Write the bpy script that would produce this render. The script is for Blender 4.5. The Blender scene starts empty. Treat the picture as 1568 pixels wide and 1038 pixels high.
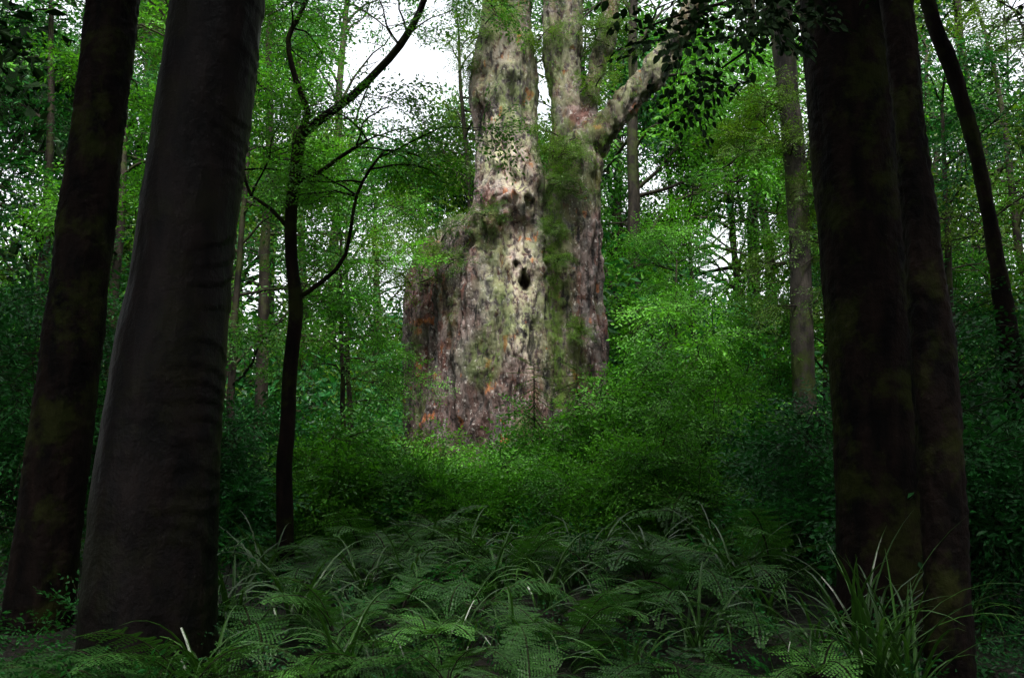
import bpy, math, random
import numpy as np
from mathutils import Vector, Matrix, noise, Euler
rad = math.radians
R = random.Random(11)
scene = bpy.context.scene
COL = scene.collection

# ------------------------------------------------------------------ camera
EYE = 1.6; TH = rad(9.0); F = 1524.4
cam_d = bpy.data.cameras.new("camera"); cam_d.lens = 35; cam_d.sensor_width = 36
cam_d.clip_end = 3000; cam_d.clip_start = 0.05
cam = bpy.data.objects.new("camera", cam_d); COL.objects.link(cam)
cam.location = (0, 0, EYE); cam.rotation_euler = (rad(90) + TH, 0, 0)
scene.camera = cam

def sv(px, py, y):
    """surveyed bearing (photo) + distance -> world position"""
    cx = (px - 784) / F; cy = (519 - py) / F
    dy = math.cos(TH) - cy * math.sin(TH); dz = math.sin(TH) + cy * math.cos(TH)
    t = y / dy
    return Vector((cx * t, y, EYE + dz * t))

def sstep(a, b, x):
    t = min(1, max(0, (x - a) / (b - a))); return t * t * (3 - 2 * t)

def ground_z(x, y):
    z = 0.95 * sstep(1.5, 9.5, y) + 0.4 * sstep(9, 18, y) + 0.9 * sstep(20, 50, y)
    d = math.hypot(x, y)
    z += 0.14 * noise.noise(Vector((x * .35, y * .35, 0))) * sstep(1, 4, d)
    z += 0.6 * noise.noise(Vector((x * .05, y * .05, 3))) * sstep(15, 40, d)
    if d > 50: z += min(d - 50, 160) * .13 + 3 * noise.noise(Vector((x * .03, y * .03, 9))) * sstep(50, 90, d)
    return z

# ------------------------------------------------------------------ materials
def new_mat(name):
    m = bpy.data.materials.new(name); m.use_nodes = True
    nt = m.node_tree; nt.nodes.clear()
    out = nt.nodes.new('ShaderNodeOutputMaterial')
    return m, nt, out

def N(nt, t, **kw):
    n = nt.nodes.new(t)
    for k, v in kw.items(): setattr(n, k, v)
    return n

def ramp(nt, fac, stops):
    r = N(nt, 'ShaderNodeValToRGB'); e = r.color_ramp.elements
    while len(e) < len(stops): e.new(0.5)
    for i, (p, c) in enumerate(stops):
        e[i].position = p; e[i].color = (c[0], c[1], c[2], 1) if not isinstance(c, (int, float)) else (c, c, c, 1)
    nt.links.new(fac, r.inputs[0]); return r.outputs[0]

def mixc(nt, fac, a, b, mode='MIX'):
    m = N(nt, 'ShaderNodeMix', data_type='RGBA', blend_type=mode)
    for sock, v in ((0, fac), (6, a), (7, b)):
        if isinstance(v, (int, float)): m.inputs[sock].default_value = v
        elif isinstance(v, tuple): m.inputs[sock].default_value = (v[0], v[1], v[2], 1)
        else: nt.links.new(v, m.inputs[sock])
    return m.outputs[2]

def math_n(nt, op, a, b=None, clamp=False):
    m = N(nt, 'ShaderNodeMath', operation=op, use_clamp=clamp)
    for i, v in enumerate((a, b)):
        if v is None: continue
        if isinstance(v, (int, float)): m.inputs[i].default_value = v
        else: nt.links.new(v, m.inputs[i])
    return m.outputs[0]

def noise_n(nt, vec, scale, detail=4, rough=0.6):
    n = N(nt, 'ShaderNodeTexNoise'); n.inputs['Scale'].default_value = scale
    n.inputs['Detail'].default_value = detail; n.inputs['Roughness'].default_value = rough
    nt.links.new(vec, n.inputs['Vector']); return n.outputs[0]

def mapping(nt, sc):
    tc = N(nt, 'ShaderNodeTexCoord'); mp = N(nt, 'ShaderNodeMapping')
    mp.inputs['Scale'].default_value = sc; nt.links.new(tc.outputs['Object'], mp.inputs[0])
    return mp.outputs[0]

def leaf_mat(name, ca, cb, trans=0.3, rough=0.42, spec=0.25):
    m, nt, out = new_mat(name)
    rn = N(nt, 'ShaderNodeAttribute', attribute_name='rnd')
    at = N(nt, 'ShaderNodeAttribute', attribute_name='v')
    f = math_n(nt, 'ADD', math_n(nt, 'MULTIPLY', rn.outputs['Fac'], 0.75), math_n(nt, 'MULTIPLY', at.outputs['Fac'], 0.25), True)
    c = mixc(nt, f, ca, cb)
    k = math_n(nt, 'ADD', math_n(nt, 'MULTIPLY', at.outputs['Fac'], 0.8), 0.6)
    hv = N(nt, 'ShaderNodeHueSaturation'); nt.links.new(c, hv.inputs['Color']); nt.links.new(k, hv.inputs['Value'])
    p = N(nt, 'ShaderNodeBsdfPrincipled'); nt.links.new(hv.outputs[0], p.inputs['Base Color'])
    p.inputs['Roughness'].default_value = rough; p.inputs['Specular IOR Level'].default_value = spec
    if trans == 0:
        nt.links.new(p.outputs[0], out.inputs[0]); return m
    t = N(nt, 'ShaderNodeBsdfTranslucent')
    tcx = mixc(nt, 1.0, hv.outputs[0], (1.5, 1.6, 0.6), 'MULTIPLY'); nt.links.new(tcx, t.inputs[0])
    mx = N(nt, 'ShaderNodeMixShader'); mx.inputs[0].default_value = trans
    nt.links.new(p.outputs[0], mx.inputs[1]); nt.links.new(t.outputs[0], mx.inputs[2])
    nt.links.new(mx.outputs[0], out.inputs[0]); return m

def bark_mat(name, dark, light, moss=(0.05, 0.075, 0.012), moss_amt=0.5, rough=0.75, sc=1.0, spec=0.15, bump=.03):
    m, nt, out = new_mat(name)
    v = mapping(nt, (1, 1, 0.3)); v2 = mapping(nt, (1, 1, 1))
    n1 = noise_n(nt, v, 9 * sc, 6); n2 = noise_n(nt, v2, 2.2 * sc, 6, .7); n3 = noise_n(nt, v2, 30 * sc, 4)
    c = mixc(nt, ramp(nt, n1, [(0.38, 0), (0.68, 1)]), dark, light)
    mf = math_n(nt, 'MULTIPLY', ramp(nt, n2, [(0.5, 0), (0.6, 1)]), moss_amt)
    c = mixc(nt, mf, c, moss)
    sp = ramp(nt, n3, [(0.68, 0), (0.74, 1)])
    c = mixc(nt, math_n(nt, 'MULTIPLY', sp, 0.25), c, (0.10, 0.10, 0.08))
    p = N(nt, 'ShaderNodeBsdfPrincipled'); nt.links.new(c, p.inputs['Base Color'])
    p.inputs['Roughness'].default_value = rough; p.inputs['Specular IOR Level'].default_value = spec
    b = N(nt, 'ShaderNodeBump'); b.inputs['Distance'].default_value = bump; b.inputs['Strength'].default_value = 0.8
    nt.links.new(math_n(nt, 'ADD', n1, math_n(nt, 'MULTIPLY', n3, 0.4)), b.inputs['Height'])
    nt.links.new(b.outputs[0], p.inputs['Normal'])
    nt.links.new(p.outputs[0], out.inputs[0]); return m

M_wood = bark_mat("twig_bark", (0.010, 0.008, 0.006), (0.04, 0.033, 0.024), moss_amt=0.5)
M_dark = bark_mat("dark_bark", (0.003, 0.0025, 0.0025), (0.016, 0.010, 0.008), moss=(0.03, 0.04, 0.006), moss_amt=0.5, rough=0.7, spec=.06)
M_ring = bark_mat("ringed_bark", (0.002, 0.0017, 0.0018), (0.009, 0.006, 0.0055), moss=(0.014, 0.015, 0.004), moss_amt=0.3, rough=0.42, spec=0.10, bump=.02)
M_pale = bark_mat("grey_bark", (0.02, 0.018, 0.016), (0.075, 0.065, 0.055), moss_amt=0.7)
LM = {
 'fresh': leaf_mat("fresh_leaf", (0.022, 0.11, 0.012), (0.10, 0.31, 0.025)),
 'deep': leaf_mat("deep_leaf", (0.008, 0.055, 0.014), (0.030, 0.17, 0.035), .25),
 'olive': leaf_mat("olive_leaf", (0.03, 0.08, 0.007), (0.11, 0.22, 0.018)),
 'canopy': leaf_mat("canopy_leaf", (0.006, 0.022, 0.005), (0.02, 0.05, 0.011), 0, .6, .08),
}
M_fern = leaf_mat("fern_leaf", (0.02, 0.09, 0.014), (0.10, 0.28, 0.05), 0.25, 0.4, 0.35)
M_grass = leaf_mat("grass_blade", (0.018, 0.06, 0.010), (0.06, 0.16, 0.025), 0.2, 0.3, 0.55)

# ------------------------------------------------------------------ mesh helpers
class MB:
    def __init__(s): s.v = []; s.f = []; s.a = []; s.m = []
    def tube(s, pts, rs, n=6, cap=True, mi=0):
        pts = [Vector(p) for p in pts]; base = len(s.v)
        ref = Vector((0.31, 0.95, 0.05)).normalized()
        for i, p in enumerate(pts):
            t = (pts[min(i + 1, len(pts) - 1)] - pts[max(i - 1, 0)])
            if t.length < 1e-6: t = Vector((0, 0, 1))
            t.normalize()
            a = ref - t * ref.dot(t)
            if a.length < 1e-3: a = Vector((1, 0, 0)) - t * t.x
            a.normalize(); b = t.cross(a); ref = a
            for k in range(n):
                th = 2 * math.pi * k / n
                s.v.append(p + (a * math.cos(th) + b * math.sin(th)) * rs[i])
        for i in range(len(pts) - 1):
            for k in range(n):
                k2 = (k + 1) % n
                s.f.append((base + i * n + k, base + i * n + k2, base + (i + 1) * n + k2, base + (i + 1) * n + k))
                s.a.append(0.5); s.m.append(mi)
        if cap:
            s.f.append(tuple(base + k for k in range(n))[::-1]); s.a.append(.5); s.m.append(mi)
            e = base + (len(pts) - 1) * n
            s.f.append(tuple(e + k for k in range(n))); s.a.append(.5); s.m.append(mi)
    def leaf(s, b, d, n, l, w, ov=False, val=0.5, mi=0):
        d = d.normalized(); sd = n.cross(d)
        if sd.length < 1e-4: sd = Vector((0, 1, 0))
        sd.normalize(); n = d.cross(sd); i = len(s.v)
        if ov:
            s.v += [b, b + d * .3 * l + sd * w * .48 + n * .06 * l, b + d * .7 * l + sd * w * .38 + n * .05 * l,
                    b + d * l - n * .05 * l, b + d * .7 * l - sd * w * .38 + n * .05 * l, b + d * .3 * l - sd * w * .48 + n * .06 * l]
            s.f += [(i, i + 1, i + 2, i + 3), (i, i + 3, i + 4, i + 5)]; s.a += [val, val * .9]; s.m += [mi, mi]
        else:
            s.v += [b, b + d * .45 * l + sd * w * .5 + n * .05 * l, b + d * l - n * .08 * l, b + d * .45 * l - sd * w * .5 + n * .05 * l]
            s.f.append((i, i + 1, i + 2, i + 3)); s.a.append(val); s.m.append(mi)
    def mesh(s, name, mats, smooth=False):
        me = bpy.data.meshes.new(name)
        me.from_pydata([tuple(p) for p in s.v], [], s.f)
        for m in mats: me.materials.append(m)
        me.polygons.foreach_set('material_index', s.m)
        at = me.attributes.new('v', 'FLOAT', 'FACE'); at.data.foreach_set('value', s.a)
        if smooth: me.polygons.foreach_set('use_smooth', [True] * len(s.f))
        me.update(); return me

def obj(name, me, parent=None, loc=None, rot=None, sc=None):
    o = bpy.data.objects.new(name, me); COL.objects.link(o)
    if parent: o.parent = parent
    if loc is not None: o.location = loc
    if rot is not None: o.rotation_euler = rot
    if sc is not None: o.scale = (sc, sc, sc)
    return o
def empty(name):
    o = bpy.data.objects.new(name, None); COL.objects.link(o); o.empty_display_size = 0.3; return o

# ------------------------------------------------------------------ leaf spray templates
def rv(r, s=1): return Vector((r.uniform(-s, s), r.uniform(-s, s), r.uniform(-s, s)))
def spray(r, L=0.62, ll=0.05, lw=0.021, ns=13, ov=False, gap=0.027, flat=.45, twig=True):
    M = MB()
    bend = r.uniform(-.12, .12)
    def ax(t): return Vector((L * t, bend * t * t * L, 0.10 * L * math.sin(2.6 * t) - 0.16 * L * t * t))
    if twig: M.tube([ax(t) for t in (0, .5, 1)], [.005, .0035, .0015], 3, False, 1)
    for i in range(ns):
        t = 0.08 + 0.9 * i / ns; sd = 1 if i % 2 else -1
        p = ax(t); an = sd * rad(r.uniform(35, 65)); sl = L * r.uniform(.34, .52) * (1.1 - .65 * t)
        d = Vector((math.cos(an), math.sin(an), r.uniform(-.25, .3) * flat * 2)).normalized()
        m = max(2, int(sl / gap))
        for j in range(m + 1):
            q = p + d * (sl * (j + .5) / m) + Vector((0, 0, -0.1 * sl * (j / m) ** 2))
            s2 = 1 if j % 2 else -1
            a2 = an + s2 * rad(r.uniform(30, 70)) if j < m else an
            ld = Vector((math.cos(a2), math.sin(a2), r.uniform(-.45, .25)))
            nn = (Vector((0, 0, 1)) + rv(r, flat)).normalized()
            k = r.uniform(.7, 1.2)
            M.leaf(q, ld, nn, ll * k, lw * k, ov, r.random())
    return M
def tcoll(name, builds, mat):
    c = bpy.data.collections.new(name)
    for i, b in enumerate(builds):
        me = b.mesh(name + "_mesh", [mat, M_wood])
        o = bpy.data.objects.new("%s_%d" % (name, i), me); c.objects.link(o)
    return c
small = [spray(random.Random(i), .62, .066, .030, 10, False, .040, .6) for i in range(4)]
fine = [spray(random.Random(20 + i), .55, .050, .021, 12, False, .033, .6) for i in range(4)]
big = [spray(random.Random(40 + i), .6, .10, .065, 8, True, .06, .8) for i in range(4)]
coarse = [spray(random.Random(60 + i), .6, .088, .040, 8, False, .058, .9, False) for i in range(4)]
T = {
 'fresh': tcoll("fresh_spray", small, LM['fresh']),
 'deep': tcoll("deep_spray", small, LM['deep']),
 'olive': tcoll("olive_spray", fine, LM['olive']),
 'fine': tcoll("fine_spray", fine, LM['fresh']),
 'canopy': tcoll("canopy_spray", big, LM['canopy']),
 'c_fresh': tcoll("far_fresh_spray", coarse, LM['fresh']),
 'c_deep': tcoll("far_deep_spray", coarse, LM['deep']),
 'c_olive': tcoll("far_olive_spray", coarse, LM['olive']),
 'c_canopy': tcoll("far_canopy_spray", coarse, LM['canopy']),
}
NG = {}
def scatter_group(kind):
    if kind in NG: return NG[kind]
    ng = bpy.data.node_groups.new("scatter_" + kind, 'GeometryNodeTree')
    ng.interface.new_socket('Geometry', in_out='INPUT', socket_type='NodeSocketGeometry')
    ng.interface.new_socket('Geometry', in_out='OUTPUT', socket_type='NodeSocketGeometry')
    gi = ng.nodes.new('NodeGroupInput'); go = ng.nodes.new('NodeGroupOutput')
    ip = ng.nodes.new('GeometryNodeInstanceOnPoints'); ci = ng.nodes.new('GeometryNodeCollectionInfo')
    ci.inputs['Collection'].default_value = T[kind]
    ci.inputs['Separate Children'].default_value = True; ci.inputs['Reset Children'].default_value = True
    def na(nm, dt):
        n = ng.nodes.new('GeometryNodeInputNamedAttribute'); n.data_type = dt
        n.inputs['Name'].default_value = nm; return n.outputs['Attribute']
    L = ng.links
    L.new(gi.outputs[0], ip.inputs['Points']); L.new(ci.outputs[0], ip.inputs['Instance'])
    ip.inputs['Pick Instance'].default_value = True
    L.new(na('idx', 'INT'), ip.inputs['Instance Index'])
    L.new(na('rot', 'FLOAT_VECTOR'), ip.inputs['Rotation'])
    L.new(na('scl', 'FLOAT'), ip.inputs['Scale'])
    rz = ng.nodes.new('GeometryNodeRealizeInstances')
    L.new(ip.outputs[0], rz.inputs[0]); L.new(rz.outputs[0], go.inputs[0])
    NG[kind] = ng; return ng
def foliage(name, store, kind, parent=None, nf=.7):
    n = len(store)
    me = bpy.data.meshes.new(name); me.vertices.add(n)
    me.vertices.foreach_set('co', np.array([tuple(s[0]) for s in store], dtype=np.float32).ravel())
    a = me.attributes.new('rot', 'FLOAT_VECTOR', 'POINT')
    a.data.foreach_set('vector', np.array([s[1] for s in store], dtype=np.float32).ravel())
    a = me.attributes.new('scl', 'FLOAT', 'POINT'); a.data.foreach_set('value', [s[2] for s in store])
    a = me.attributes.new('idx', 'INT', 'POINT'); a.data.foreach_set('value', [R.randrange(4) for s in store])
    a = me.attributes.new('rnd', 'FLOAT', 'POINT')
    a.data.foreach_set('value', [min(1, max(0, .45 + 1.3 * noise.noise(s[0] * nf) + R.uniform(-.3, .3))) for s in store])
    o = obj(name, me, parent)
    md = o.modifiers.new("scatter", 'NODES'); md.node_group = scatter_group(kind)
    return o
def addp(store, p, az, s, tilt=.35, pitch=0.1, r=R):
    store.append((Vector(p), (r.gauss(0, tilt), pitch + r.gauss(0, tilt), az), s * r.uniform(.75, 1.3)))

# ------------------------------------------------------------------ tree generator
def branch(M, S, p0, az, el, L, r0, ss, nsub=6, per=4, droop=.25, rg=R, tilt=.45):
    pts = [Vector(p0)]; n = 6; a = az; e = el
    for i in range(n):
        d = Vector((math.cos(a) * math.cos(e), math.sin(a) * math.cos(e), math.sin(e)))
        pts.append(pts[-1] + d * L / n); a += rg.gauss(0, .2); e += rg.gauss(-droop * .35, .16)
    M.tube(pts, [r0 * (1 - .85 * i / n) + .003 for i in range(n + 1)], 5, False)
    for j in range(nsub):
        t = rg.uniform(.25, 1.0); k = min(n - 1, int(t * n)); q = pts[k].lerp(pts[k + 1], t * n - k)
        a2 = a + rg.choice((-1, 1)) * rg.uniform(.4, 1.2); L2 = L * rg.uniform(.22, .42) * (1.25 - .5 * t)
        e2 = rg.uniform(-.3, .8)
        d = Vector((math.cos(a2) * math.cos(e2), math.sin(a2) * math.cos(e2), math.sin(e2)))
        q2 = q + d * L2 * .55 + rv(rg, .05 * L2); q3 = q + d * L2 - Vector((0, 0, .12 * L2))
        M.tube([q, q2, q3], [r0 * .3 + .002, r0 * .2 + .002, .002], 4, False)
        for m in range(per):
            u = rg.uniform(.15, 1.05); s = q.lerp(q3, u) + rv(rg, .12 * ss)
            addp(S, s, a2 + rg.gauss(0, .9), ss, tilt, .12, rg)
    for m in range(per):
        addp(S, pts[-1] + rv(rg, .1), a + rg.gauss(0, .6), ss, tilt, .12, rg)

def grow(M, S, x, y, H, r0, start, nb, bl, ss, nsub=6, per=4, lean=(0, 0), rg=R, top=True, el=(.1, .9), z0=None, wig=.12, tilt=.45):
    if z0 is None: z0 = ground_z(x, y) - .1
    n = 12; path = []
    ox = oy = 0
    for i in range(n + 1):
        t = i / n
        path.append(Vector((x + lean[0] * t * H + ox, y + lean[1] * t * H + oy, z0 + H * t)))
        ox += rg.gauss(0, wig * H / 40); oy += rg.gauss(0, wig * H / 40)
    M.tube(path, [r0 * (1 - .75 * (i / n)) * (1.25 if i == 0 else 1) for i in range(n + 1)], 8)
    for b in range(nb):
        t = start + (1 - start) * ((b + rg.random()) / nb)
        k = min(n - 1, int(t * n)); p = path[k].lerp(path[k + 1], t * n - k)
        LL = bl * (1.15 - .55 * t) * rg.uniform(.6, 1.35)
        branch(M, S, p, rg.uniform(0, 2 * math.pi), rg.uniform(*el), LL, r0 * .3 * (1.2 - .7 * t), ss, nsub, per, .25, rg, tilt)
    if top: branch(M, S, path[-1], rg.uniform(0, 6.28), 1.2, bl * .5, r0 * .25, ss, nsub, per, .2, rg, tilt)

def tree(name, x, y, H, r0, start, nb, bl, ss, kind, nsub=6, per=4, lean=(0, 0), mat=M_wood, seed=None, el=(.1, .9)):
    rg = random.Random(seed if seed is not None else R.random())
    M = MB(); S = []
    grow(M, S, x, y, H, r0, start, nb, bl, ss, nsub, per, lean, rg, el=el)
    e = empty(name)
    obj("trunk_and_limbs", M.mesh(name + "_wood", [mat], True), e)
    foliage("crown", S, kind, e)
    return e

# ------------------------------------------------------------------ ground
def build_ground():
    def axis(lim, n):
        u = np.linspace(-1, 1, n); return np.sign(u) * (np.abs(u) ** 3 * (lim - 30) + np.abs(u) * 30)
    xs = axis(600, 181); ys = axis(600, 181)
    vs = [(x, y, ground_z(x, y)) for y in ys for x in xs]
    n = 181; fs = [(j * n + i, j * n + i + 1, (j + 1) * n + i + 1, (j + 1) * n + i) for j in range(n - 1) for i in range(n - 1)]
    me = bpy.data.meshes.new("ground"); me.from_pydata(vs, [], fs)
    me.polygons.foreach_set('use_smooth', [True] * len(fs))
    m, nt, out = new_mat("forest_floor")
    v = mapping(nt, (1, 1, 1)); n1 = noise_n(nt, v, 2.5, 6); n2 = noise_n(nt, v, 25, 5)
    c = mixc(nt, ramp(nt, n2, [(.35, 0), (.7, 1)]), (0.006, 0.004, 0.003), (0.025, 0.016, 0.010))
    c = mixc(nt, ramp(nt, n1, [(.45, 0), (.6, 1)]), c, (0.010, 0.022, 0.005))
    p = N(nt, 'ShaderNodeBsdfPrincipled'); nt.links.new(c, p.inputs['Base Color']); p.inputs['Roughness'].default_value = .8
    b = N(nt, 'ShaderNodeBump'); b.inputs['Distance'].default_value = .05; nt.links.new(n2, b.inputs['Height']); nt.links.new(b.outputs[0], p.inputs['Normal'])
    nt.links.new(p.outputs[0], out.inputs[0]); me.materials.append(m)
    obj("ground", me)
build_ground()

# ------------------------------------------------------------------ giant tree
GY = 18.0
def pxpath(lst, y):
    pts = []; rs = []
    for e in lst:
        yy = e[3] if len(e) > 3 else y
        p = sv(e[0], e[1], yy); pts.append(p)
        depth = p.y * math.cos(TH) + (p.z - EYE) * math.sin(TH)
        rs.append(e[2] * .5 / F * depth)
    return pts, rs
def dense(pts, rs, step):
    op = []; orr = []
    n = len(pts)
    for i in range(n - 1):
        p0 = pts[max(i - 1, 0)]; p1 = pts[i]; p2 = pts[i + 1]; p3 = pts[min(i + 2, n - 1)]
        k = max(1, int((p2 - p1).length / step))
        for j in range(k):
            t = j / k; t2 = t * t; t3 = t2 * t
            op.append(.5 * ((2 * p1) + (p2 - p0) * t + (2 * p0 - 5 * p1 + 4 * p2 - p3) * t2 + (3 * p1 - p0 - 3 * p2 + p3) * t3))
            orr.append(rs[i] + (rs[i + 1] - rs[i]) * (t2 * (3 - 2 * t)))
    op.append(pts[-1]); orr.append(rs[-1]); return op, orr

def giant():
    stems = [
     [(765,960,300),(765,820,262),(768,700,240),(772,600,226),(775,500,212),(778,430,188),(778,370,140),(780,310,108),(776,240,96),(772,165,98),(771,95,90),(764,50,66),(754,15,40),(748,-20,20)],
     [(778,110,74),(788,50,52),(794,0,42),(796,-80,40),(805,-200,36),(818,-360,26)],
     [(850,960,180,17.7),(855,820,140,17.7),(855,700,128,17.7),(856,600,124,17.7),(862,500,110,17.7),(868,420,94,17.7),(876,340,78,17.7),(885,270,64,17.7),(896,215,58,17.7)],
     [(890,235,60,17.7),(920,200,50,17.6),(948,172,42,17.5),(985,130,36,17.4),(1010,100,34,17.3),(1030,70,30,17.2),(1070,0,28,17),(1120,-120,24,17)],
     [(862,330,46,17.9),(868,240,50,17.9),(868,180,50,17.9),(862,90,50,18),(862,0,50,18),(868,-120,46,18),(880,-340,40,18)],
     [(895,225,34,17.7),(905,150,24,17.9),(918,90,20,18.1),(935,20,18,18.3),(950,-80,16,18.5)],
     [(665,960,150,18.4),(672,800,112,18.4),(672,700,100,18.4),(668,600,92,18.4),(662,500,84,18.4),(664,430,74,18.4),(684,385,60,18.3),(720,350,50,18.2)],
     [(720,960,120,17.2),(718,760,70,17.2),(716,600,50,17.2),(730,450,50,17.4)],
     [(800,960,110,16.7),(800,760,80,16.8),(806,620,60,16.9),(815,480,50,17.2)],
     [(905,960,90,17.6),(902,760,44,17.6),(905,560,36,17.6),(905,400,30,17.6)],
    ]
    M = MB()
    for s in stems:
        p, r = dense(*pxpath(s, GY), .25); M.tube(p, r, 24)
    me = M.mesh("giant_tmp", [])
    o = obj("tmp", me); md = o.modifiers.new("r", 'REMESH'); md.mode = 'VOXEL'; md.voxel_size = .032
    ms = o.modifiers.new("s", 'SMOOTH'); ms.iterations = 2; ms.factor = .5
    dg = bpy.context.evaluated_depsgraph_get()
    me2 = bpy.data.meshes.new_from_object(o.evaluated_get(dg)); bpy.data.objects.remove(o)
    nv = len(me2.vertices); co = np.empty(nv * 3, np.float32); me2.vertices.foreach_get('co', co); co = co.reshape(-1, 3)
    no = np.empty(nv * 3, np.float32); me2.vertex_normals.foreach_get('vector', no); no = no.reshape(-1, 3)
    burls = [(sv(788,306,17.1), .38, .40), (sv(750,300,17.4), .3, .16), (sv(775,255,17.4), .35, .12), (sv(740,345,17.2), .35, .20), (sv(905,250,17.4), .25, .08), (sv(820,270,17.4), .3, .10),
             (sv(755,410,16.9), .28, .10), (sv(818,405,16.9), .25, .10), (sv(925,205,17.2), .25, .08), (sv(790,110,17.3), .3, .12), (sv(740,140,17.4), .3, .14), (sv(735,90,17.4), .25, .12),(sv(690,440,17.6), .4, .12)]
    holes = [(sv(802,432,16.9), .08, .28, .40), (sv(789,408,16.9), .07, .10, .15)]
    seam = [(835,60),(835,120),(838,200),(842,260),(850,340),(850,420),(846,500),(852,560),(856,620)]
    sw = [sv(a, b, 17.2) for a, b in seam]
    pal = [(sv(792,400,17),.4),(sv(785,450,17),.42),(sv(790,520,16.7),.4),(sv(800,500,16.7),.3),(sv(770,220,17.4),.6),(sv(790,180,17.4),.45),(sv(790,275,17.2),.4),(sv(770,80,17.4),.4),(sv(960,165,17.4),.3),(sv(1010,100,17.4),.3),(sv(870,100,17.8),.5)]
    col = np.zeros((nv, 4), np.float32); col[:, 3] = 1
    for i in range(nv):
        x, y, z = map(float, co[i]); nx, ny, nz = map(float, no[i])
        p = Vector((x, y, z)); wv = Vector((x, y, z * .45))
        big_ = noise.noise(wv * .9); md_ = noise.noise(Vector((x * 3.2, y * 3.2, z * .9)))
        rg_ = 1 - abs(noise.noise(Vector((x * 6, y * 6, z * .7 + 5)))) * 2.6
        fi = noise.noise(Vector((x * 12, y * 12, z * 3.5))); ff = noise.noise(Vector((x * 25, y * 25, z * 9)))
        thin = 1 if z < 6.5 else .7
        d = (.13 * big_ + .13 * md_ + .09 * rg_) * thin + .045 * fi + .025 * ff
        dxy = 0
        for c, r, h in burls:
            q = (p - c).length / r
            if q < 1.3: d += h * max(0, 1 - (q / 1.3) ** 2) ** 1.5 * (1 + .9 * fi)
        cav = 0
        for c, rx, rz, dep in holes:
            q = math.hypot((x - c.x) / rx, (z - c.z) / rz) + .7 * noise.noise(p * 5) + .3 * noise.noise(p * 13)
            if q < 1.6 and ny < .3:
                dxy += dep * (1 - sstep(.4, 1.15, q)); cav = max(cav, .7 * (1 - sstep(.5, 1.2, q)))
        co[i] = (x + nx * d, y + ny * d + dxy, z + nz * d)
        mo = 0
        for k in range(len(sw) - 1):
            a, b = sw[k], sw[k + 1]
            if min(a.z, b.z) - .1 < z < max(a.z, b.z) + .1:
                t = (z - b.z) / (a.z - b.z); xx = b.x + (a.x - b.x) * t
                mo = max(mo, math.exp(-((x - xx) / .27) ** 2))
        mo = max(mo, sstep(.3, .8, nz) * .9, .6 * sstep(.15, .4, noise.noise(Vector((x * 1.3, y, z * .8 + 7)))))
        if z > 8.8: mo = max(mo, .4)
        pl = 0
        for c, r in pal: pl = max(pl, math.exp(-((x - c.x) ** 2 + ((z - c.z) * .7) ** 2) / (r * r)))
        if ny > .4: pl = 0
        col[i, 0] = mo; col[i, 1] = pl; col[i, 2] = cav
    me2.vertices.foreach_set('co', co.ravel())
    ca = me2.color_attributes.new('mask', 'FLOAT_COLOR', 'POINT'); ca.data.foreach_set('color', col.ravel())
    me2.polygons.foreach_set('use_smooth', [True] * len(me2.polygons)); me2.update()
    m, nt, out = new_mat("ancient_bark")
    at = N(nt, 'ShaderNodeAttribute', attribute_name='mask'); sep = N(nt, 'ShaderNodeSeparateColor'); nt.links.new(at.outputs['Color'], sep.inputs[0])
    vs = mapping(nt, (1, 1, .22)); vi = mapping(nt, (1, 1, .7))
    nA = noise_n(nt, vs, 5, 7, .7); nB = noise_n(nt, vi, 1.3, 4); nC = noise_n(nt, vi, 8, 5, .7); nD = noise_n(nt, vs, 2.4, 5, .65)
    wob = N(nt, 'ShaderNodeTexNoise'); wob.inputs['Scale'].default_value = 4; nt.links.new(vi, wob.inputs['Vector'])
    vm = N(nt, 'ShaderNodeVectorMath', operation='MULTIPLY_ADD'); nt.links.new(wob.outputs['Color'], vm.inputs[0]); vm.inputs[1].default_value = (.8, .8, .8)
    nt.links.new(mapping(nt, (1, 1, .4)), vm.inputs[2])
    vo = N(nt, 'ShaderNodeTexVoronoi'); vo.inputs['Scale'].default_value = 6; nt.links.new(vm.outputs[0], vo.inputs['Vector'])
    sc2 = N(nt, 'ShaderNodeSeparateColor'); nt.links.new(vo.outputs['Color'], sc2.inputs[0])
    c = mixc(nt, ramp(nt, nA, [(.40, 0), (.62, 1)]), (0.035, 0.019, 0.016), (0.17, 0.105, 0.088))
    c = mixc(nt, ramp(nt, nD, [(.48, 0), (.58, .85)]), c, (0.12, 0.040, 0.028))
    c = mixc(nt, ramp(nt, sc2.outputs[0], [(.55, 0), (.66, .7)]), c, mixc(nt, sc2.outputs[1], (0.30, 0.22, 0.20), (0.12, 0.12, 0.117)))
    c = mixc(nt, ramp(nt, nB, [(.48, 0), (.62, .55)]), c, mixc(nt, nA, (0.04, 0.04, 0.037), (0.19, 0.185, 0.17)))
    # bark mixed towards darker brown down the bole, edge broken by noise
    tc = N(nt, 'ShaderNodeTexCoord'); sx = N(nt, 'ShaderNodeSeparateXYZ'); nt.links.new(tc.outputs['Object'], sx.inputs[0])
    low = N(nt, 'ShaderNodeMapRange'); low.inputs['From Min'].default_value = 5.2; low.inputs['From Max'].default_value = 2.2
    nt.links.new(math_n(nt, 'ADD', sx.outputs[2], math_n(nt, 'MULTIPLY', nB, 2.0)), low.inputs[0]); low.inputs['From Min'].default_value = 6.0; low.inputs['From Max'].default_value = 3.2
    c = mixc(nt, math_n(nt, 'MULTIPLY', low.outputs[0], .6), c, mixc(nt, nA, (0.025, 0.018, 0.018), (0.10, 0.075, 0.068)))
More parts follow.
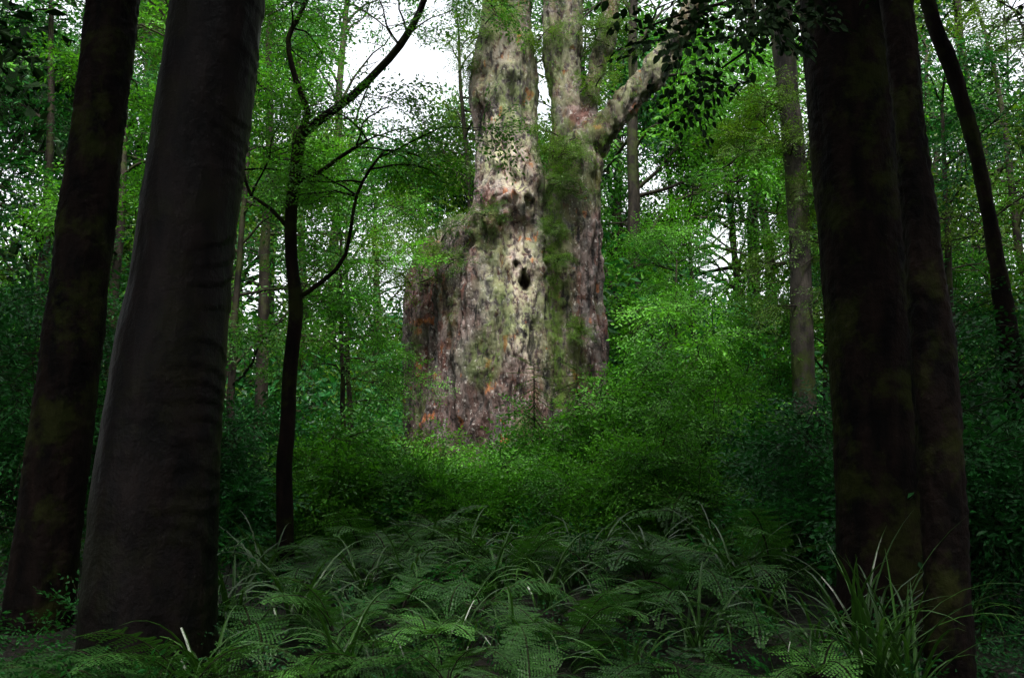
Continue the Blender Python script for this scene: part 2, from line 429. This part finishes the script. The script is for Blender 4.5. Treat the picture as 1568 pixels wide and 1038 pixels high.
    lich = math_n(nt, 'MULTIPLY', sep.outputs[1], ramp(nt, nC, [(.45, .02), (.54, 1)]))
    c = mixc(nt, math_n(nt, 'MULTIPLY', lich, .8), c, mixc(nt, ramp(nt, nB, [(.4, 0), (.6, 1)]), (0.56, 0.45, 0.41), (0.44, 0.49, 0.22)))
    nE = noise_n(nt, vi, 17, 4, .65)
    spk = ramp(nt, nE, [(.60, 0), (.63, 1)])
    c = mixc(nt, math_n(nt, 'MULTIPLY', spk, .7), c, (0.50, 0.47, 0.44))
    nO = noise_n(nt, vi, 3.1, 3); c = mixc(nt, ramp(nt, nO, [(.64, 0), (.68, .75)]), c, (0.38, 0.12, 0.03))
    mo = math_n(nt, 'MULTIPLY', sep.outputs[0], ramp(nt, nC, [(.40, 0), (.50, 1)]))
    c = mixc(nt, mo, c, mixc(nt, nE, (0.025, 0.06, 0.005), (0.10, 0.16, 0.012)))
    c = mixc(nt, 1.0, c, ramp(nt, nA, [(.36, .06), (.47, 1)]), 'MULTIPLY')
    c = mixc(nt, 1.0, c, ramp(nt, nC, [(.37, .2), (.46, 1)]), 'MULTIPLY')
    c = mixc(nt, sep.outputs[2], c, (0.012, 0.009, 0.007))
    p = N(nt, 'ShaderNodeBsdfPrincipled'); nt.links.new(c, p.inputs['Base Color']); p.inputs['Roughness'].default_value = .6
    p.inputs['Specular IOR Level'].default_value = .3
    b = N(nt, 'ShaderNodeBump'); b.inputs['Distance'].default_value = .15; b.inputs['Strength'].default_value = 1
    hgt = math_n(nt, 'ADD', nA, math_n(nt, 'MULTIPLY', nC, .45))
    nt.links.new(hgt, b.inputs['Height']); nt.links.new(b.outputs[0], p.inputs['Normal'])
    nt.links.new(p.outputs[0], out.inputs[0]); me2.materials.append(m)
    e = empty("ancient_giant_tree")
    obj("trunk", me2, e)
    W = MB(); S = []
    for (px, py, y) in [(805,-250,18),(818,-360,18),(880,-340,18),(1120,-120,17),(818,-330,18)]:
        q = sv(px, py, y)
        for k in range(6): branch(W, S, q, R.uniform(0, 3.14), R.uniform(.4, 1.2), R.uniform(2, 3.5), .06, 1.5, 5, 3)
    obj("crown_limbs", W.mesh("giant_limbs", [M_wood], True), e)
    foliage("crown", S, 'c_olive', e)
    S = []; W = MB()
    spots = [(740,30,17.4,.5),(725,60,17.6,.5),(860,215,17.1,.4),(855,240,17,.35),(900,140,17.5,.4),(850,285,17,.35),(848,350,16.9,.2),(852,400,16.9,.2),(710,110,17.7,.35),(905,60,17.9,.6),(715,5,17.6,.7),(940,60,17.9,.5),(828,60,17.5,.35),(630,390,17.5,.9),(650,350,17.5,.7),(750,-20,17.6,.5),(690,400,17.2,.5),(680,370,17.6,.7),(640,430,17.6,.7),(893,510,17,.25),(745,330,16.9,.25)]
    for px, py, y, s in spots:
        q = sv(px, py, y)
        for k in range(4): branch(W, S, q + rv(R, .15 if s > .3 else .05), R.uniform(0, 6.28), R.uniform(0, 1), s * R.uniform(.6, 1), .012, .6 if s > .3 else .4, 4, 3)
    obj("epiphyte_stems", W.mesh("epi", [M_wood], True), e)
    foliage("epiphyte_leaves", S, 'olive', e)
    S = []
    idx = [i for i in range(nv)]
    R.shuffle(idx)
    cnt = 0
    for i in idx:
        if cnt > 600: break
        if no[i][1] > .2: continue
        w = max(0, col[i, 0] - .3) * .9 if no[i][2] < .6 else .1
        z = co[i][2]
        if z < 4.2: w = max(w, .06 * sstep(4.2, 1.5, z))
        if R.random() < w * .25:
            S.append((Vector(map(float, co[i])) + Vector((0, -.03, 0)), (R.uniform(-1.5, 1.5), R.uniform(0, 1.4), R.uniform(-2.8, -.3)), R.uniform(.2, .5))); cnt += 1
    foliage("creeper", S, 'olive', e)
    return e
giant_e = giant()

# ------------------------------------------------------------------ near trunks
def near_trunk(name, lst, y, mat, disp, crownz, kind='c_canopy', nseg=72, step=.02, nbr=8, cr=2.6):
    pts, rs = pxpath(lst, y)
    if pts[0].z > ground_z(pts[0].x, pts[0].y):
        pts.insert(0, Vector((pts[0].x, pts[0].y, ground_z(pts[0].x, pts[0].y) - .3))); rs.insert(0, rs[0] * 1.2)
    d = (pts[-1] - pts[-2]).normalized()
    top = pts[-1] + d * max(.5, (crownz - pts[-1].z)) ; pts.append(top); rs.append(rs[-1] * .7)
    P, RR = dense(pts, rs, step)
    M = MB(); M.tube(P, RR, nseg)
    for k, v in enumerate(M.v[:len(P) * nseg]):
        i = k // nseg; c = P[i]; n = (v - c).normalized(); M.v[k] = v + n * disp(v, n, RR[i])
    e = empty(name); obj("trunk", M.mesh(name + "_trunk", [mat], True), e)
    W = MB(); S = []
    for k in range(nbr):
        branch(W, S, P[-1] - Vector((0, 0, R.uniform(0, 2))), R.uniform(3.3, 6.1), R.uniform(.1, .9), R.uniform(.6, 1.2) * cr, .06, 2.4, 6, 4)
    obj("limbs", W.mesh(name + "_limbs", [M_wood], True), e); foliage("crown", S, kind, e)
    return e, P, RR
def d_ring(v, n, r):
    w = noise.noise(Vector((v.x * 2, v.y * 2, v.z * .8)))
    ph = (v.z * 7.5 + 1.5 * w + 1.6 * noise.noise(v * 2.6)) % 1.0
    amp = max(0, .4 * noise.noise(Vector((n.x * 1.5, n.y * 1.5, v.z * 3)))) + 1.0 * max(0, n.x - .2) * (.7 + .9 * noise.noise(Vector((3, 5, v.z * 4))))
    return .016 * (1 - ph) ** 2 * amp + .03 * w + .010 * noise.noise(Vector((v.x * 8, v.y * 8, v.z * 2.5))) + .007 * noise.noise(Vector((v.x * 22, v.y * 22, v.z * 6)))
def d_rough(v, n, r):
    return .03 * noise.noise(Vector((v.x * 2, v.y * 2, v.z * .6))) + .012 * noise.noise(Vector((v.x * 9, v.y * 9, v.z * 3))) + .010 * noise.noise(v * 25)
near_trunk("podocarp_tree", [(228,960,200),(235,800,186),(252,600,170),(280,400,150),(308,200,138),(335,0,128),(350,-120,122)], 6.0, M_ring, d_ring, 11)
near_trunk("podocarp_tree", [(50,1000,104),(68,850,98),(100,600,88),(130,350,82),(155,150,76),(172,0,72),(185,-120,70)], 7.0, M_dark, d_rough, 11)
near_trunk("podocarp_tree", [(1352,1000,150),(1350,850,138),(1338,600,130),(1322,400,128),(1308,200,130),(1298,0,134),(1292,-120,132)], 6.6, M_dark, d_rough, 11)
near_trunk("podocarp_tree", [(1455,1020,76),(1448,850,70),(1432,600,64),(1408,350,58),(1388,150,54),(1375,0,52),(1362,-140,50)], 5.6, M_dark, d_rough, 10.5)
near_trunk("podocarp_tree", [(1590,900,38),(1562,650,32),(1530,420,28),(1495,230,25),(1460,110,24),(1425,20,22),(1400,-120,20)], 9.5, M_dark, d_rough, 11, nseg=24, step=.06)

def slender():
    e = empty("slender_forked_tree"); M = MB(); S = []
    y = 9.0
    def lm(l, n=10):
        p, r = dense(*pxpath(l, y), .12)
        p = [q + Vector((noise.noise(q * 1.5) * .05, 0, 0)) for q in p]
        M.tube(p, r, n); return p
    lm([(440,900,30),(434,800,27),(436,720,25),(446,600,23),(452,480,22),(442,400,19),(447,300,19),(455,205,20)])
    b = lm([(455,208,18),(490,182,14),(530,152,13),(575,110,12),(612,70,12),(645,15,10),(668,-60,8)])
    c = lm([(455,210,15),(470,170,11),(452,120,9),(440,60,8),(470,10,7),(490,-60,6)], 8)
    c2 = lm([(450,280,8),(480,268,7),(520,240,6),(560,215,5)], 6)
    c3 = lm([(448,460,8),(490,430,7),(530,390,6),(545,300,5),(590,230,4)], 6)
    c4 = lm([(440,350,7),(415,320,6),(385,300,5),(370,260,4)], 6)
    for pp, k in ((b, 7), (c, 7), (c2, 4), (c3, 6), (c4, 4)):
        for i in range(k):
            q = pp[int(len(pp) * R.uniform(.5, .999))]
            branch(M, S, q, R.uniform(0, 6.28), R.uniform(0, .7), R.uniform(.5, 1.1), .008, .6, 4, 3, .2)
    obj("trunk_and_limbs", M.mesh("slender", [M_dark], True), e)
    foliage("crown", S, 'fresh', e)
slender()

# ------------------------------------------------------------------ mid-ground trees
mid = [ # name,x,y,H,r,start,nb,bl,ss,kind
 ("broadleaf_tree", -5.2, 13, 8, .09, .15, 15, 1.8, 1.0, 'fresh'),
 ("broadleaf_tree", -3.4, 12, 7.0, .06, .25, 16, 1.5, .9, 'fresh'),
 ("broadleaf_tree", -2.3, 14, 5.4, .05, .3, 14, 1.2, .85, 'fine'),
 ("broadleaf_tree", -2.6, 16.5, 6.0, .06, .35, 12, 1.0, .95, 'olive'),
 ("broadleaf_tree", -7.2, 15, 9, .12, .2, 12, 2.1, 1.2, 'deep'),
 ("broadleaf_tree", -4.3, 17, 11, .13, .3, 12, 2.0, 1.2, 'deep'),
 ("broadleaf_tree", -9.5, 13, 9, .10, .15, 12, 2.2, 1.2, 'olive'),
 ("broadleaf_tree", 3.0, 19, 5.0, .06, .15, 12, 1.2, .95, 'fine'),
 ("broadleaf_tree", 4.7, 15, 4.6, .06, .15, 16, 1.4, .95, 'fresh'),
 ("broadleaf_tree", 6.3, 14, 6.4, .09, .15, 15, 1.8, 1.1, 'deep'),
 ("broadleaf_tree", 8.3, 13, 10, .10, .15, 15, 2.2, 1.1, 'olive'),
 ("broadleaf_tree", 4.2, 22, 6.5, .12, .3, 12, 1.9, 1.2, 'fine'),
 ("broadleaf_tree", 8.0, 20, 8, .12, .2, 13, 2.0, 1.2, 'fresh'),
]
for i, t in enumerate(mid):
    tree(*t, seed=100 + i, nsub=6, per=3, lean=(R.uniform(-.05, .05), R.uniform(-.03, .03)))

e, P, RR = near_trunk("epiphyte_laden_tree", [(1235,700,36),(1228,500,34),(1222,320,30),(1210,180,32),(1198,60,34),(1190,-100,34)], 14, M_pale, d_rough, 12, 'olive', 24, .08, 8, 2.)
W = MB(); S = []
for px, py in [(1160,190),(1175,215),(1215,240),(1225,300),(1200,160),(1215,400),(1235,470)]:
    q = sv(px, py, 13.8)
    for k in range(4): branch(W, S, q + rv(R, .12), R.uniform(0, 6.28), R.uniform(-.2, .8), R.uniform(.4, .7), .01, .7, 4, 3)
obj("epiphyte_stems", W.mesh("epi2", [M_wood], True), e); foliage("epiphyte_leaves", S, 'olive', e)

# ------------------------------------------------------------------ background forest (mass)
def clumped(p, th):
    return noise.noise(p * .30) + .35 * noise.noise(p * .9) > th - .35 * sstep(8, 4, p.z)
def forest(name, pos, kinds, ss, nbk=1., nsub=6, per=3, th=None):
    e = empty(name)
    M = MB(); St = {k: [] for k in kinds}
    for (x, y, H) in pos:
        k = R.choice(kinds)
        grow(M, St[k], x, y, H, .010 * H + .04, R.uniform(.05, .3), int((12 + H * .9) * nbk), .15 * H + 1.0, ss, nsub, per, (R.uniform(-.07, .07), 0), R, el=(.1, 1.2), wig=.3, tilt=.7)
    obj("trunks_and_limbs", M.mesh(name + "_wood", [M_wood], True), e)
    for k in sorted(set(kinds)):
        S = St[k] if th is None else [s for s in St[k] if clumped(s[0], th)]
        foliage("crowns_" + k, S, k, e, .35)
    return e
pos = []
for i in range(58):
    y = R.uniform(23, 36); x = R.uniform(-.62, .62) * y
    if .15 < x / y < .25 and R.random() < .5: continue
    pos.append((x, y, R.uniform(9, 22)))
bf = forest("background_forest", pos, ['c_fresh', 'c_deep', 'c_olive', 'c_fresh'], 1.7, 1.0, 6, 5, .14)
S = []
for i in range(3600):
    y = R.uniform(19.5, 60); x = R.uniform(-.8, .8) * y
    h = (3.8 + 3 * noise.noise(Vector((x * .2, y * .2, 4)))) * R.random() + .2 + (y - 19) * .04
    addp(S, (x, y, ground_z(x, y) + max(.1, h)), R.uniform(0, 6.28), 1.6 + .045 * y, .6)
foliage("understory", S, 'c_deep', bf)
pos = []
for i in range(40):
    a = R.uniform(-math.pi * 1.3, math.pi * .3); d = R.uniform(15, 28)
    pos.append((d * math.cos(a), d * math.sin(a), R.uniform(11, 19)))
forest("sky_blocking_forest", pos, ['c_canopy'], 3.6, .6, 4, 2)  # trees behind and beside the camera, added to block sky light

S = []
for i in range(3800):
    x = R.uniform(-17, 17); y = R.uniform(-16, 16)
    lim = 2.0 + 3.2 * sstep(1.2, 2.2, abs(x)) + max(0, abs(x) - 4.5) * 2.2  # edge shaped to shade the near trunks and let sun through mid-scene
    if y > lim: continue
    z = 10.8 + 1.4 * noise.noise(Vector((x * .3, y * .3, 2))) + R.gauss(0, .7) + max(0, abs(x) - 6) * .25
    if z < 9: z = 9
    addp(S, (x, y, z), R.uniform(0, 6.28), 3.2, .35)
foliage("forest_canopy", S, 'c_canopy')  # unseen leaf layer added overhead to keep the foreground in shade

def overhang():
    e = empty("overhanging_branch"); M = MB(); S = []
    p, r = dense(*pxpath([(1330,-90,14),(1250,-40,11),(1180,-10,8),(1110,5,6),(1050,20,4),(985,45,3)], 4.6), .1)
    M.tube(p, r, 8)
    p2, r2 = dense(*pxpath([(1180,-10,6),(1165,40,5),(1140,80,4),(1105,105,3)], 4.6), .1)
    M.tube(p2, r2, 6); pp = p + p2
    for i in range(40):
        q = pp[int(len(pp) * R.random() * .999)] + Vector((R.gauss(0, .08), R.gauss(0, .3), R.uniform(-.12, .08)))
        addp(S, q, R.uniform(0, 6.28), .45, .5, .5)
    obj("limb", M.mesh("overhang", [M_dark], True), e); foliage("leaves", S, 'canopy', e)
overhang()

# ------------------------------------------------------------------ ferns, grasses, shrubs
def frond(M, r, az, L, up):
    pts = []; p = Vector((0, 0, 0)); e = up; n = 22
    dirs = []
    cu = r.uniform(.06, .11)
    for i in range(n + 1):
        d = Vector((math.cos(az) * math.cos(e), math.sin(az) * math.cos(e), math.sin(e)))
        pts.append(p.copy()); dirs.append(d); p = p + d * L / n; e -= cu * r.uniform(.8, 1.2)
    M.tube(pts[::3], [.006 * (1 - .8 * i / 8) for i in range(len(pts[::3]))], 4, False, 1)
    side0 = Vector((-math.sin(az), math.cos(az), 0)); side0 = (side0 + Vector((0, 0, r.uniform(-.3, .3)))).normalized()
    fv = r.uniform(0, .6)
    for i in range(4, n + 1):
        t = i / n; q = pts[i]; d = dirs[i]
        w = L * .24 * math.sin(math.pi * min(1, (t * .93 + .05)) ** .8) + .01
        for sd in (-1, 1):
            if r.random() < .04: continue
            pd = (side0 * sd + d * .35 + Vector((0, 0, r.uniform(-.3, .0)))).normalized()
            nn = side0.cross(d) * 1.0; nn = nn if nn.z > 0 else -nn
            val = fv + r.random() * .4
            m = max(2, int(w / .020))
            for j in range(m):
                u = (j + .5) / m; b = q + pd * (w * u); ll = .021 * (1.15 - .8 * u) * (L / .8) + .004
                for s2 in (-1, 1):
                    ld = (d * s2 + pd * .5).normalized()
                    M.leaf(b, ld, nn + rv(r, .15), ll, .019, False, val)
def fern_mesh(seed, nf, L):
    r = random.Random(seed); M = MB()
    for i in range(nf):
        frond(M, r, 6.28 * i / nf + r.uniform(-.4, .4), L * r.uniform(.65, 1.15), r.uniform(.5, 1.25))
    me = M.mesh("fern_fronds", [M_fern, M_wood])
    at = me.attributes.new('rnd', 'FLOAT', 'POINT'); k = [.1, .5, 1.][seed % 3]; at.data.foreach_set('value', [k] * len(me.vertices))
    return me
ferns = [fern_mesh(1, 9, .75), fern_mesh(2, 8, .7), fern_mesh(3, 9, .8), fern_mesh(6, 7, .7)]
def tussock_mesh(seed, nb, L, w=.016, spread=.9):
    r = random.Random(seed); M = MB()
    for i in range(nb):
        az = r.uniform(0, 6.28); e = r.uniform(1.55 - spread, 1.5); l = L * r.uniform(.5, 1.15); n = 9
        p = Vector((r.gauss(0, .05), r.gauss(0, .05), 0)); cur = r.uniform(.07, .26) * (1 if L < 1.2 else .6); val = r.random(); prev = None
        sd = Vector((-math.sin(az), math.cos(az), 0)); ww = w * r.uniform(.6, 1.2)
        for k in range(n + 1):
            t = k / n; hw = ww * (1 - t ** 2.2) + .0008
            d = Vector((math.cos(az) * math.cos(e), math.sin(az) * math.cos(e), math.sin(e)))
            nn = sd.cross(d); b = len(M.v)
            M.v += [p + sd * hw + nn * hw * .5, p.copy(), p - sd * hw + nn * hw * .5]
            if prev is not None:
                M.f += [(prev, prev + 1, b + 1, b), (prev + 1, prev + 2, b + 2, b + 1)]; M.a += [val, val * .85]; M.m += [0, 0]
            prev = b; p = p + d * l / n; e -= cur * (1 + t)
    me = M.mesh("grass_blades", [M_grass])
    at = me.attributes.new('rnd', 'FLOAT', 'POINT'); at.data.foreach_set('value', [.35 if L > 1.2 else .6] * len(me.vertices))
    return me
tus = [tussock_mesh(5, 26, .95, .012), tussock_mesh(6, 20, .8, .011), tussock_mesh(7, 30, 1.3, .016, .45)]
def place(name, me, px, y, s=1., dz=0., tl=.08):
    x = (px - 784) / F * y * 1.0
    return obj(name, me, None, (x, y, ground_z(x, y) + dz), (R.uniform(-tl, tl), R.uniform(-tl, tl), R.uniform(0, 6.28)), s)
fl = [(600,9,1.2),(640,9.4,1.1),(700,9.3,1.1),(650,8.2,1.1),(560,9.4,1.2),(520,8.4,1.1),(870,9,1.2),(930,9.4,1.1),(830,9.6,1),(985,7.8,1.2),(1040,7.2,1.1),(800,7.8,1.),(740,7,1.),(620,7,1.),(480,7.8,1.),(440,9.2,1.),(960,8.6,1.1),(1030,9,1.2),(1010,8.2,1.1),(760,8.6,1.1),(700,7.9,1),(900,8,1.1),(570,7.8,1),
      (520,6.4,.9),(400,6.4,1.),(310,5.4,1.),(250,5.2,1.),(200,5.4,1.1),(150,5.4,1.),(280,5.0,.9),(230,4.8,.9),(1080,10.8,2.2),(1110,9.5,1.4),(1170,8,1.2),(1120,6.4,1),(880,6.4,1),(690,5.6,.8),(1010,5.8,.9),(430,5.2,.8),(1240,5.8,.9),(100,5.4,1),(810,5.2,.8),(920,5.4,.8),(1390,5.0,.9),(1480,4.8,.9),(1100,7.6,1.1),(1140,9,1.1),(480,5.6,.8),(580,5.8,.8),(960,6.8,.9),(660,6.4,.9),(840,6.2,.8)]
for px, y, s in fl:
    place("fern", ferns[R.randrange(4)], px, y, s, .08, .15)
for px, y, s, k in [(1330,5.6,.8,2),(1300,5.9,.75,2),(1370,5.4,.7,2),(1235,6.2,.8,0),(1180,8.6,1.,0),(660,9.2,1.,0),(720,8.8,1.,0),(880,8.2,.9,0),(840,7.4,.9,0),(910,8.8,1.,0),(780,6.4,.9,1),(700,6.4,.9,1),(760,7.6,1,0),(620,7.8,1,1),
                    (540,5.9,.9,0),(560,7.6,.9,0),(360,6.8,1.,0),(330,5.6,.9,0),(410,8.2,1.1,0),(960,5.8,.9,1),(1060,6.4,.9,0),(1120,7.6,1,0),(1500,4.8,.7,0),(1090,8.8,1.1,0),(600,6,.7,1),(1450,6.5,.8,0),(470,6.8,1,0),(990,8.6,1,1),(800,9,1,1),(1150,7,.9,1),(270,5.3,.7,1)]:
    place("grass_tussock", tus[k], px, y, s)
def shrub(px, y, H, kind, ss, nst=7, seed=1):
    rg = random.Random(seed); x = (px - 784) / F * y; e = empty("shrub"); M = MB(); S = []
    for i in range(nst):
        a = rg.uniform(0, 6.28); l = rg.uniform(0, .28)
        grow(M, S, x + math.cos(a) * .2 * H * .5, y + math.sin(a) * .2 * H * .5, H * rg.uniform(.45, 1.25), .014, .2, 6, .38 * H, ss, 3, 2, (math.cos(a) * l, math.sin(a) * l), rg, wig=.3, tilt=.55)
    obj("stems", M.mesh("shrub_stems", [M_wood], True), e); foliage("leaves", S, kind, e, 1.2)
for i, a in enumerate([(760,13,1.2,'fresh',.8),(840,12.5,1.3,'fresh',.8),(910,12,1.2,'fresh',.85),(980,12,1.6,'fresh',.85),(1050,12.5,1.6,'fresh',.8),(1130,12,1.4,'fresh',.9),(700,13,1.0,'fine',.85),(800,11,.8,'fresh',.7),
     (940,10.5,.9,'fresh',.7),(1020,10.5,1.1,'fine',.9),(1190,11,1.5,'deep',.9),(620,14,1.1,'olive',1),(560,12,1.2,'fine',1),(500,11,1.0,'fresh',.9),(400,12,1.3,'deep',.9),(340,10,1.1,'deep',.9),(1240,9,1.2,'deep',.8),(1010,15,2.2,'fresh',1),(1110,15,2.2,'fresh',1),(950,17,1.9,'fresh',1.),(1520,7,1.6,'deep',.9),(1500,10,2.3,'deep',.9),(20,9,2,'deep',.9),(130,10,2.0,'deep',.9),(880,10.4,.6,'fresh',.6),(700,10.8,.6,'fresh',.6),(640,11,.8,'fresh',.7)]):
    shrub(*a, nst=6, seed=300 + i)
def lancewood(px, y, H, seed):
    rg = random.Random(seed); x = (px - 784) / F * y; z = ground_z(x, y); M = MB()
    M.tube([Vector((x, y, z + H * t)) for t in (0, .3, .6, 1)], [.018, .015, .012, .006], 6)
    for i in range(44):
        t = .5 + .5 * i / 44; a = i * 2.4; l = (.36 + .22 * (1 - (i / 44))) * rg.uniform(.8, 1.1) ; b = Vector((x, y, z + H * t))
        dr = -1.3 + 1.7 * (i / 44) ** 2
        d = Vector((math.cos(a), math.sin(a), dr)).normalized()
        for k in range(8):
            q = b + d * (l * (k + .5) / 8)
            for sgn in (-1, 1): M.leaf(q, (d.cross(Vector((0, 0, 1))) * sgn + d * .6), (Vector((0, 0, 1)) + rv(rg, .3)), .05, .02, False, rg.random(), 1)
        M.tube([b, b + d * l], [.005, .003], 3, False)
    obj("juvenile_conifer", M.mesh("juvenile", [M_wood, LM['olive']]))
lancewood(818, 12.6, 2.3, 1); lancewood(884, 12.3, 2.2, 2)
S = {'fine': [], 'deep': []}
for i in range(3800):
    y = 2.6 + 20 * R.random() ** 1.2; x = R.uniform(-.75, .75) * y
    if y < 9.8 and abs(x) < .33 * y and R.random() < .75: continue
    nn = noise.noise(Vector((x * .5, y * .5, 7)))
    h = abs(R.gauss(0, .09)) + (.4 * max(0, nn) * sstep(9, 12, y))
    addp(S['fine' if y > 8 and R.random() < .6 else 'deep'], (x, y, ground_z(x, y) + h), R.uniform(0, 6.28), .42 + .03 * y, .5, -.2)
e = empty("undergrowth")
for k in S: foliage("leaves_" + k, S[k], k, e)
# ------------------------------------------------------------------ light
EL = rad(63); sh = Vector((.08, -1)).normalized()
sd = Vector((sh.x * math.cos(EL), sh.y * math.cos(EL), math.sin(EL)))
sun = bpy.data.lights.new("sun", 'SUN'); sun.energy = 5.0; sun.angle = rad(8); sun.color = (1, .97, .9)
so = bpy.data.objects.new("sun", sun); COL.objects.link(so); so.rotation_euler = sd.to_track_quat('Z', 'Y').to_euler(); so.location = (0, 0, 40)
w = bpy.data.worlds.new("World"); scene.world = w; w.use_nodes = True; nt = w.node_tree; nt.nodes.clear()
sky = N(nt, 'ShaderNodeTexSky', sky_type='NISHITA'); sky.sun_disc = False; sky.sun_elevation = EL; sky.sun_rotation = math.atan2(sh.x, sh.y)
sky.air_density = 1.2; sky.dust_density = 4
hs = N(nt, 'ShaderNodeHueSaturation'); hs.inputs['Saturation'].default_value = .2; hs.inputs['Value'].default_value = 3.4
bg = N(nt, 'ShaderNodeBackground'); bg.inputs[1].default_value = .15; o = N(nt, 'ShaderNodeOutputWorld')
nt.links.new(sky.outputs[0], hs.inputs['Color']); nt.links.new(hs.outputs[0], bg.inputs[0]); nt.links.new(bg.outputs[0], o.inputs[0])
scene.view_settings.view_transform = 'Standard'; scene.view_settings.look = 'None'; scene.view_settings.exposure = 0
